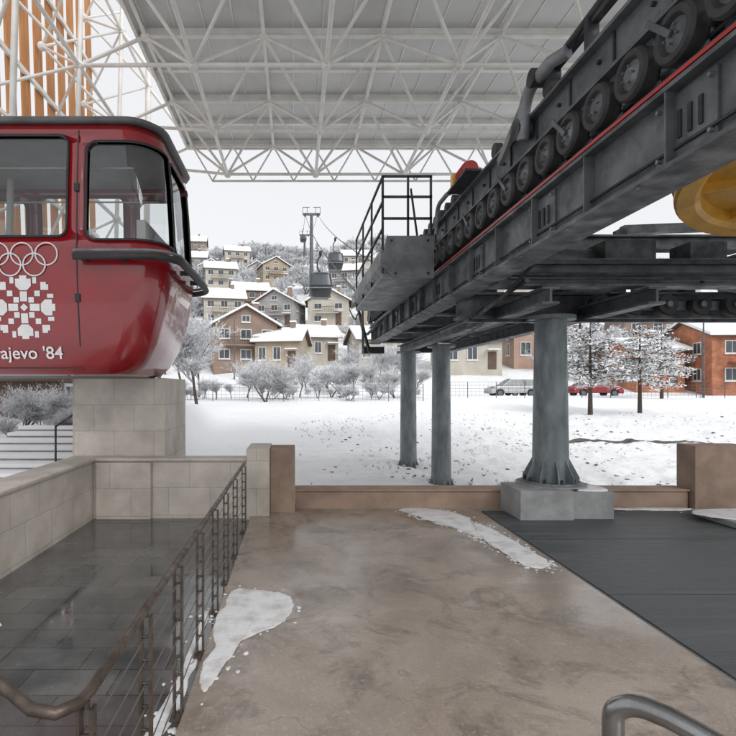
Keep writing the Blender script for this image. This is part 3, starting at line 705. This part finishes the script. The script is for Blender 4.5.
def gondola(x,y):
    z=cab_z(y); e=empty('gondola_cabin')
    b=MB(); b.path([(x,y,z),(x,y,z-.25),(x-.25,y,z-.6),(x-.25,y,z-1.3),(x,y,z-1.6)],.06,8,0); b.box(x-.12,x+.12,y-.4,y+.4,z-.12,z+.1,0); b.obj('hanger',['steel_dk'],e)
    b=MB(); lv=[(z-3.75,.6,.6),(z-3.65,.78,.78),(z-2.95,.92,.92),(z-2.8,.95,.95),(z-1.95,.82,.82),(z-1.75,.66,.66),(z-1.6,.3,.3)]
    for k,(zz,a,bd) in enumerate(lv[:-1]):
        z2,a2,b2=lv[k+1]; p=rr(a,bd,.25,4); p2=rr(a2,b2,.25,4); kk=len(b.v); n=len(p)
        b.v+=[(x+u,y+v,zz) for u,v in p]+[(x+u,y+v,z2) for u,v in p2]
        for i in range(n): b.face([kk+i,kk+(i+1)%n,kk+n+(i+1)%n,kk+n+i],0 if k==3 else 1,True)
    p=rr(.6,.6,.25,4); kk=len(b.v); b.v+=[(x+u,y+v,z-3.75) for u,v in p]; b.face(list(range(kk,kk+len(p)))[::-1],1)
    for sx in (-1,1):
        for sy in (-1,1): b.bar((x+sx*.88,y+sy*.88,z-2.85),(x+sx*.76,y+sy*.76,z-1.9),.09,.09,1)
    b.box(x-1.0,x+1.0,y-1.08,y-.98,z-3.1,z-3.0,2)
    b.obj('cabin_body',['glassdk','gond','steel_lt'],e); return e
gondola(LA-.3,43); gondola(LB-.4,62); gondola(LA,150)

# ---------------------------------------------------------------- trees
def branch(b,p,d,L,r,lev,maxlev,rnd,droop,leaf,flecks):
    n=3 if lev<maxlev else 2; pts=p
    for i in range(n):
        d2=(d+Vector((rnd.uniform(-.22,.22),rnd.uniform(-.22,.22),rnd.uniform(-.12,.18)-droop*lev*.05))).normalized()
        q=pts+d2*(L/n); ra=r*(1-i/n*.45); rb=r*(1-(i+1)/n*.45)
        b.tube(pts,q,ra,rb,n=6 if lev<2 else 3,m=0 if lev>0 else 1,cap=False)
        if lev>=2:
            for _ in range(flecks):
                c=pts.lerp(q,rnd.random())+Vector((rnd.uniform(-1,1),rnd.uniform(-1,1),rnd.uniform(0,1)))*leaf*.6
                k=len(b.v); s=leaf*rnd.uniform(.4,1.3); dd=(d2+Vector((rnd.uniform(-.5,.5),rnd.uniform(-.5,.5),rnd.uniform(-.3,.3)))).normalized(); u=dd*s*1.5; w=Vector((-dd.y,dd.x,rnd.uniform(-.3,.3)))*s*.5
                b.v+=[tuple(c-u),tuple(c+w),tuple(c+u),tuple(c-w)]; b.face([k,k+1,k+2,k+3],2)
        pts=q;d=d2
        if lev<maxlev and (i>0 or lev>0):
            for _ in range(3 if lev<2 else 2):
                a=rnd.uniform(0,2*math.pi); side=Vector((math.cos(a),math.sin(a),rnd.uniform(.0,.6))); nd=(d2*.75+side*.85).normalized()
                branch(b,q,nd,L*rnd.uniform(.5,.75),rb*.62,lev+1,maxlev,rnd,droop,leaf,flecks)
def tree_mesh(seed,h=5.,maxlev=4,leaf=.045,flecks=5,droop=.5,mats=('bark','trunk','frost'),nstem=1,rs=.022):
    rnd=random.Random(seed); b=MB()
    for s in range(nstem):
        d=Vector((rnd.uniform(-.2,.2),rnd.uniform(-.2,.2),1)).normalized() if nstem==1 else Vector((rnd.uniform(-.6,.6),rnd.uniform(-.6,.6),1)).normalized()
        branch(b,Vector((0,0,-.2)),d,h*.52,h*rs,0,maxlev,rnd,droop,leaf,flecks)
    return b.mesh('frosted_tree_mesh',mats)
TM=[tree_mesh(3),tree_mesh(11),tree_mesh(23,nstem=2),tree_mesh(31,h=5.5)]
TF=[tree_mesh(41,maxlev=3,leaf=.12,flecks=7),tree_mesh(45,maxlev=3,leaf=.12,flecks=7,nstem=2),tree_mesh(49,h=5.5,maxlev=3,leaf=.13,flecks=7)]
def conifer(seed,h=5.,w=1.9,z0=.38,dens=.045,mats=('trunk','needle','frost')):
    rnd=random.Random(seed); b=MB(); b.tube((0,0,-.3),(0,0,h),.13,.02,8,0)
    z=h*z0
    while z<h*.97:
        f=(1-(z-h*z0)/(h*(1.02-z0))); nb=int(6*f)+3
        for i in range(nb):
            a=rnd.uniform(0,6.28); L=w*(f**.6)*rnd.uniform(.45,1.15)+.12; d=Vector((math.cos(a),math.sin(a),rnd.uniform(-.05,.35)))
            p=Vector((0,0,z)); q=p+d*L-Vector((0,0,L*.22)); b.tube(p,q,.025,.008,3,0,False)
            for _ in range(int(30*L)+5):
                t=rnd.uniform(.2,1.05); c=p.lerp(q,t)+Vector((rnd.uniform(-1,1),rnd.uniform(-1,1),rnd.uniform(-.9,.2)))*.17*(L*.5+.25); s=rnd.uniform(.04,.11)
                u=Vector((rnd.uniform(-1,1),rnd.uniform(-1,1),rnd.uniform(-.7,.3))).normalized()*s; v=Vector((-u.y,u.x,rnd.uniform(-.06,.06))).normalized()*s*.55
                k=len(b.v); b.v+=[tuple(c-u-v),tuple(c+u-v*.5),tuple(c+u+v*.5),tuple(c-u+v)]
                b.face([k,k+1,k+2,k+3],2 if rnd.random()<.55 else 1)
        z+=h*dens
    return b.mesh('conifer_mesh',mats)
CM=[conifer(1,5.2,2.3),conifer(2,5.4,2.1)]; CF=[conifer(7,5.5,1.5,.1,.06)]
def put(name,me,x,y,s=1,rz=None,parent=None,z=None):
    o=bpy.data.objects.new(name,me); S.collection.objects.link(o); o.location=(x,y,H(x,y) if z is None else z); o.scale=(s*random.uniform(.95,1.1),)*2+(s,); o.rotation_euler[2]=random.uniform(0,6.28) if rz is None else rz
    if parent:o.parent=parent
    return o
for i,(x,y,s) in enumerate([(-5.8,31,1.0),(-8.2,30,1.1),(-2.0,36,.62),(-3.9,42,.6),(.4,44,.6),(1.9,42,.5),(3.2,46,.6),(4.8,44,.55),(6.6,44,.55),(-9.5,22,.7),(-6.9,13.2,.26),(-5.7,12.6,.22),(-11,38,1.2),(-8.5,46,1.1),(7.9,41,.5),(9.3,41,.45),(1.2,55,.7),(6,60,.8),(12.5,58,1.0),(25.5,53,.9),(9,56,.8),(-12,55,1.3),(4.6,53,.7),(-3.4,53,.6),(-0.5,48,.5)]):
    put('frosted_tree',TM[i%4],x,y,s)
put('snowy_evergreen_tree',CM[0],15.9,28,.98); put('snowy_evergreen_tree',CM[1],18.9,28.5,.92); put('snowy_evergreen_tree',CM[1],27.5,39,1.05); put('snowy_evergreen_tree',CF[0],34,62,1.9)
dt=empty('distant_trees')
rnd=random.Random(5)
hs=[('brown_house',-7.0,68,8,7.5,5.0,.25,'brownren',2,3,'y'),('ochre_house',-1.6,66,5.5,6,3.4,-.2,'ochre',1,3,'x'),('grey_house',2.6,72,5.5,6,3.2,.15,'cream',1,3,'x'),
('cream_house',-13,94,7,7,4.8,.2,'cream',2,3,'x'),('cream_house',6.0,92,7,7,4.2,-.1,'cream',2,2,'y'),('grey_house',-2.5,92,7,7,4.4,-.3,'greyren',2,3,'y'),
('brown_house',-9.5,110,7,7,4.6,.2,'brownren',2,3,'x'),('cream_house',-19,132,7.5,7,5,.2,'cream',2,3,'x'),('ochre_house',-6,140,7,7,4.6,.3,'ochre',2,3,'y'),
('grey_house',12,122,7,7,5,-.2,'greyren',2,3,'x'),('salmon_house',-25,156,7,7,5,.1,'pink',2,3,'y'),('cream_house',-12,170,8,8,5,.0,'cream',2,3,'y'),
('white_house',-36,184,10,8,6,.1,'greyren',2,3,'x'),('cream_house',-22,196,9,8,5.5,.2,'cream',2,3,'x'),('brown_house',-42,214,11,9,7,.1,'brownren',3,4,'x'),('cream_house',22,190,10,9,7,0,'cream',2,4,'x'),
('cream_house',10.5,68,6,7,3.4,.1,'cream',1,3,'x'),('cream_house',21.5,66,7,7,3.6,-.05,'cream',1,3,'x'),('salmon_house',31,70,6,7,3.6,0,'pink',1,2,'y'),('ochre_house',16,90,8,8,5,-.2,'ochre',2,3,'y'),('grey_house',34,100,10,9,6,-.2,'greyren',2,3,'y'),('cream_house',52,120,11,9,7,-.2,'cream',2,3,'y'),('brown_house',62,92,10,9,6,-.2,'brownren',2,3,'x')]
cnt=0
while cnt<700:
    y=60+(rnd.random()**.8)*178; x=rnd.uniform(-.42,.85)*y if cnt%3==0 else rnd.uniform(-.28,.25)*y
    if abs(x-3.8)<3.5 and 100<y<124: cnt+=1; continue
    if any(abs(x-h_[1])<h_[3]*.66 and -13<y-h_[2]<h_[4]*.7 for h_ in hs): cnt+=1; continue
    put('tree_%d'%cnt,rnd.choice(TF) if rnd.random()<.95 else CF[0],x,y,rnd.uniform(.6,1.3),parent=dt); cnt+=1
for i in range(120):
    put('ridge_tree_%d'%i,rnd.choice(TF+CF),rnd.uniform(-60,120),rnd.uniform(222,240),rnd.uniform(.8,1.6),parent=dt)
sh=empty('frosted_shrubs')
for i in range(44): put('shrub_%d'%i,TM[i%4],rnd.uniform(-12,10),rnd.uniform(36.8,40),rnd.uniform(.14,.30),parent=sh)
for i in range(22): put('shrub_b%d'%i,TM[i%4],rnd.uniform(-7.8,-4.8),rnd.uniform(11.6,14.5),rnd.uniform(.10,.17),parent=sh)
rnd=random.Random(9); b=MB()
for i in range(900):
    y=rnd.uniform(12,29); x=rnd.uniform(0,.95)*y
    if noise.noise(Vector((x*.3,y*.3,2)))<.0: continue
    z=H(x,y)
    for k in range(4):
        a=rnd.uniform(0,6.28); l=rnd.uniform(.03,.12); q=len(b.v); dx,dy=math.cos(a)*l*.8,math.sin(a)*l*.8
        b.v+=[(x-.008,y,z-.02),(x+.008,y,z-.02),(x+dx,y+dy,z+l)]; b.face([q,q+1,q+2],0)
b.obj('dry_grass_tufts',['grass'])
b=MB()
for i in range(600):
    y=rnd.uniform(12,27); x=rnd.uniform(.05,.9)*y
    if noise.noise(Vector((x*.4,y*.4,7)))<.0: continue
    z=H(x,y); s=rnd.uniform(.02,.07)
    if rnd.random()<.05: s*=2
    k=len(b.v); n=6
    for zz,f in ((-.5,1),(.15,.95),(.55,.5)):
        for q in range(n):
            a=q*math.pi/3+rnd.uniform(-.3,.3); b.v.append((x+math.cos(a)*s*f*rnd.uniform(.7,1.2),y+math.sin(a)*s*f*rnd.uniform(.7,1.2),z+zz*s))
    for L_ in (0,1):
        for q in range(n): b.face([k+L_*n+q,k+L_*n+(q+1)%n,k+(L_+1)*n+(q+1)%n,k+(L_+1)*n+q],0,True)
    b.face([k+2*n+q for q in range(n)],0,True)
b.obj('slope_rocks',['rock'])
def gully(name,pts,w,seed):
    b=MB(); N_=60
    for i in range(N_+1):
        t=i/N_*(len(pts)-1); k=min(int(t),len(pts)-2); f=t-k; x=pts[k][0]+(pts[k+1][0]-pts[k][0])*f; y=pts[k][1]+(pts[k+1][1]-pts[k][1])*f
        ww=w*(.55+.9*noise.noise(Vector((x*1.5,y,seed))))*(math.sin(math.pi*i/N_)**.4+.02); y+=noise.noise(Vector((x*.8,seed,0)))*.4
        b.v+=[(x,y-ww,H(x,y-ww)+.015),(x,y,H(x,y)+.05),(x,y+ww,H(x,y+ww)+.03)]
    for i in range(N_):
        for q in (0,1): b.face([i*3+q,(i+1)*3+q,(i+1)*3+q+1,i*3+q+1],0,True)
    b.obj(name,['water'])
gully('stream',[(9.0,19.5),(11,19.8),(13.5,19.0),(17,18.6)],.34,1)

# ---------------------------------------------------------------- houses
def house(name,x,y,w,d,h,rz,wall,floors=2,cols=3,rh=None,along='x',z=None,roofm='snow'):
    z=H(x,y) if z is None else z
    e=empty(name,(x,y,z),rz)
    b=MB(); b.box(-w/2,w/2,-d/2,d/2,-4,h,0)
    rh=rh or w*.28
    if along=='x': b.prism([(-d/2,h),(d/2,h),(0,h+rh)],lambda a,c,t:(t,a,c),-w/2,w/2,0)
    else: b.prism([(-w/2,h),(w/2,h),(0,h+rh)],lambda a,c,t:(a,t,c),-d/2,d/2,0)
    b.obj('walls',[wall],e,fixn=True)
    b=MB(); o=.5; t=.28
    half=(d if along=='x' else w)/2; L=(w if along=='x' else d)/2+o; sl=rh/half
    for s in (-1,1):
        for (m,z0,z1) in ((1,.01,.12),(0,.122,.122+t)):
            poly=[(0,h+rh+z0),(s*(half+o),h-o*sl+z0),(s*(half+o),h-o*sl+z1),(0,h+rh+z1)]
            fn=(lambda a,c,tt:(tt,a,c)) if along=='x' else (lambda a,c,tt:(a,tt,c))
            b.prism(poly,fn,-L,L,m)
    b.obj('roof',[roofm,'eave'],e,fixn=True)
    if h>2:
        b=MB(); b.box(w*.2,w*.2+.6,-.3,.3,h+rh*.3,h+rh+1.0,0); b.box(w*.2-.08,w*.2+.68,-.38,.38,h+rh+1.003,h+rh+1.2,1)
        b.obj('chimney',['brownren','snow'],e)
    b=MB(); fh=h/floors
    def win(u,zc,ww,hh,face):
        def bx(u0,u1,a,c,z0,z1,m):
            if face=='f': b.box(u0,u1,-d/2-c,-d/2-a,z0,z1,m)
            elif face=='r': b.box(w/2+a,w/2+c,u0,u1,z0,z1,m)
            elif face=='l': b.box(-w/2-c,-w/2-a,u0,u1,z0,z1,m)
        bx(u-ww/2,u+ww/2,.004,.02,zc-hh/2,zc+hh/2,0)
        for s in (-1,1): bx(u+s*ww/2-.05,u+s*ww/2+.05,.021,.07,zc-hh/2-.05,zc+hh/2+.05,1)
        for s in (-1,1): bx(u-ww/2+.051,u+ww/2-.051,.021,.065,zc+s*hh/2-.05,zc+s*hh/2+.05,1)
        bx(u-.03,u+.03,.021,.06,zc-hh/2+.051,zc+hh/2-.051,1); bx(u-ww/2-.1,u+ww/2+.1,.004,.16,zc-hh/2-.13,zc-hh/2-.052,2)
    for f in range(floors):
        zc=fh*(f+.55)
        for k in range(cols):
            u=-w/2+w*(k+.5)/cols
            if f==0 and k==cols-1: continue
            win(u,zc,min(1.3,w/cols*.5),fh*.45,'f')
        for k in range(2):
            win(-d/2+d*(k+.5)/2,zc,1.1,fh*.42,'r'); win(-d/2+d*(k+.5)/2,zc,1.1,fh*.42,'l')
    if along=='y': win(0,h+rh*.35,1.0,rh*.35,'f')
    b.obj('windows',['glassdk','frame','snow'],e)
    if h>2:
        b=MB(); u=-w/2+w*(cols-.5)/cols; b.box(u-.5,u+.5,-d/2-.05,-d/2-.004,0,min(2.1,h*.9),0); b.box(u-.7,u+.7,-d/2-.9,-d/2-.004,2.3,2.42,1); b.obj('door',['eave','snow'],e)
    if floors>1:
        b=MB(); b.box(-w*.3,w*.25,-d/2-1.1,-d/2-.004,fh-.15,fh,0)
        k=-w*.3
        while k<w*.25: b.box(k,k+.04,-d/2-1.09,-d/2-1.05,fh+.003,fh+.9,1); k+=.3
        b.box(-w*.3,w*.25,-d/2-1.1,-d/2-1.04,fh+.903,fh+.97,1); b.obj('balcony',[wall,'eave'],e)
    return e
for (n,x,y,w,d,h,rz,wl,fl,co,al) in hs: house(n,x,y,w,d,h,rz,wl,fl,co,along=al)
house('brick_house',45.0,55,7.5,8,5.4,-.05,'brick',2,2,along='x',rh=1.6)
house('brick_house',37.6,57,5.0,7,3.6,0,'brick',1,2,along='x',rh=1.2)
house('garden_shed',-9.4,17.5,4.0,3.4,1.15,.1,'eave',1,2,along='x',rh=.6,z=H(-9.4,17.5)-.1,roofm='roofred')

# ---------------------------------------------------------------- fences
def fence(name,p,q,h,step,mm='steel'):
    b=MB(); p=Vector(p);q=Vector(q); L=(q-p).length; n=max(1,int(L/step)); pr=None
    for i in range(n+1):
        c=p.lerp(q,i/n); z=H(c.x,c.y); b.tube((c.x,c.y,z-.3),(c.x,c.y,z+h),.03,n=6)
        if pr:
            for k in range(1,6):
                hh=h*k/5.1; b.tube((pr[0],pr[1],pr[2]+hh),(c.x,c.y,z+hh),.009,n=4,cap=False)
            m=int(step/.28)
            for k in range(m):
                t=k/m; x=pr[0]+(c.x-pr[0])*t; y=pr[1]+(c.y-pr[1])*t; zz=pr[2]+(z-pr[2])*t; b.tube((x,y,zz+.05),(x,y,zz+h*.97),.007,n=3,cap=False)
        pr=(c.x,c.y,z)
    b.obj(name,[mm])
fence('wire_mesh_fence',(-13,35.5,0),(9,36.5,0),1.2,2.4,'steel_lt')
fence('street_fence',(11.5,41.5,0),(48,41.5,0),1.3,2.2)
sr=empty('snowy_stairs')
b=MB()
for i in range(7):
    z=.40+i*.10; y=8.7+i*.42
    b.box(-6.0,-4.0,y,y+.44,-1,z,0); b.box(-5.97,-4.03,y-.02,y+.43,z+.003,z+.075,1)
b.obj('steps',['plinth','snow'],sr,bevel=.012)
b=MB(); b.tube((-4.05,8.8,1.25),(-4.05,11.6,1.9),.02)
for i in range(3): b.tube((-4.05,8.8+i*1.4,.4+i*.3),(-4.05,8.8+i*1.4,1.25+i*.325),.018)
b.obj('stair_rail',['steel_dk'],sr)

# ---------------------------------------------------------------- cars
def car(name,x,y,z,rz,paint,wagon=False):
    e=empty(name,(x,y,z),rz)
    b=MB()
    prof=[(-2.1,.28),(-2.13,.55),(-2.08,.86),(-1.5,.93),(1.0,.92),(1.75,.80),(2.05,.66),(2.12,.45),(2.08,.25)]
    def arcw(cx): return [(cx+.36*math.cos(t),.30+.36*math.sin(t)) for t in [math.pi*k/8 for k in range(9)]]
    poly=prof[:-1]+[(2.08,.25)]+arcw(1.32)+arcw(-1.3)
    b.prism(poly,lambda a,c,t:(a,t,c),-.86,.86,0)
    b.obj('body',[paint],e,bevel=.05,fixn=True)
    b=MB()
    base=[(-1.75 if wagon else -1.45,.92),(1.05,.92)]; topx=(-1.55 if wagon else -.95,.35)
    b.hexa([(base[0][0],-.78,.92),(base[1][0],-.78,.92),(base[1][0],.78,.92),(base[0][0],.78,.92),(topx[0],-.62,1.42),(topx[1],-.62,1.42),(topx[1],.62,1.42),(topx[0],.62,1.42)],0)
    b.obj('windows',['glassdk'],e,bevel=.03)
    b=MB(); b.hexa([(topx[0]-.03,-.64,1.41),(topx[1]+.03,-.64,1.41),(topx[1]+.03,.64,1.41),(topx[0]-.03,.64,1.41),(topx[0]+.1,-.55,1.48),(topx[1]-.1,-.55,1.48),(topx[1]-.1,.55,1.48),(topx[0]+.1,.55,1.48)],0)
    for s in (-1,1):
        for a,c in ((base[0][0],topx[0]),(base[1][0],topx[1]),(-.15,-.2)): b.bar((a,s*.79,.91),(c,s*.63,1.42),.05,.07,0)
        b.box(1.95,2.11,s*.8-.12*(s>0),s*.8+.12*(s<0),.6,.7,3)
    b.box(topx[0],topx[1],-.5,.5,1.483,1.54,1); b.box(1.15,1.9,-.6,.6,.86,.90,1)
    b.obj('roof_and_pillars',[paint,'snow','rubber','frame'],e,bevel=.01)
    b=MB()
    for cx in (1.32,-1.3):
        for s in (-1,1):
            b.lathe((cx,s*.87,.30),(0,s,0),[(0,-.18),(.30,-.18),(.31,-.15),(.31,-.02),(.28,0),(.2,0)],20,0); b.lathe((cx,s*.87,.30),(0,s,0),[(.2,-.01),(.19,-.03),(.05,-.02),(0,.0)],20,1)
    b.obj('wheels',['rubber','steel_lt'],e)
car('parked_car',25.6,44.6,1.17,0,'carred'); car('parked_car',18.6,44.6,1.17,math.pi,'carwhite',True); car('parked_car',21.5,48.5,1.17,0,'carwhite')
for x,y,h in ((21,41,7),(33,42,7),(-7,60,7)):
    b=MB(); z=H(x,y); b.tube((x,y,z-.3),(x,y,z+h),.09,.05,10); b.path([(x,y,z+h),(x,y+.5,z+h+.3),(x,y+1.4,z+h+.35)],.035,8); b.box(x-.12,x+.12,y+1.3,y+1.9,z+h+.28,z+h+.4,1); b.obj('street_lamp',['steel','steel_lt'])

# ---------------------------------------------------------------- light
w=bpy.data.worlds.new('World'); S.world=w; w.use_nodes=True; N=w.node_tree.nodes; L=w.node_tree.links
bg=N['Background']; sky=N.new('ShaderNodeTexSky'); sky.sky_type='NISHITA'; sky.sun_disc=False; sky.sun_elevation=R(40); sky.sun_rotation=R(150); sky.dust_density=3; sky.air_density=1.2
hsv=N.new('ShaderNodeHueSaturation'); hsv.inputs['Saturation'].default_value=.12; L.new(sky.outputs[0],hsv.inputs['Color'])
mx=N.new('ShaderNodeMixRGB'); mx.inputs[0].default_value=.78; mx.inputs[2].default_value=(7.15,7.27,7.45,1); L.new(hsv.outputs[0],mx.inputs[1]); L.new(mx.outputs[0],bg.inputs[0]); bg.inputs[1].default_value=.139
sl=bpy.data.lights.new('sun','SUN'); sl.energy=1.5; sl.angle=R(30); sl.color=(1,.985,.97); so=bpy.data.objects.new('sun',sl); S.collection.objects.link(so)
az=R(150); el=R(40); dirv=Vector((math.sin(az)*math.cos(el),math.cos(az)*math.cos(el),math.sin(el))); so.rotation_euler=dirv.to_track_quat('Z','Y').to_euler()
cam=bpy.data.cameras.new('camera'); co=bpy.data.objects.new('camera',cam); S.collection.objects.link(co); co.location=(0,0,1.9); co.rotation_euler=(R(90),0,0)
cam.sensor_width=36; cam.lens=520/736*36; cam.shift_x=.0992; cam.shift_y=.0272; cam.clip_end=3000; cam.clip_start=.05; S.camera=co
S.view_settings.view_transform='Standard'; S.view_settings.look='None'; S.view_settings.exposure=0
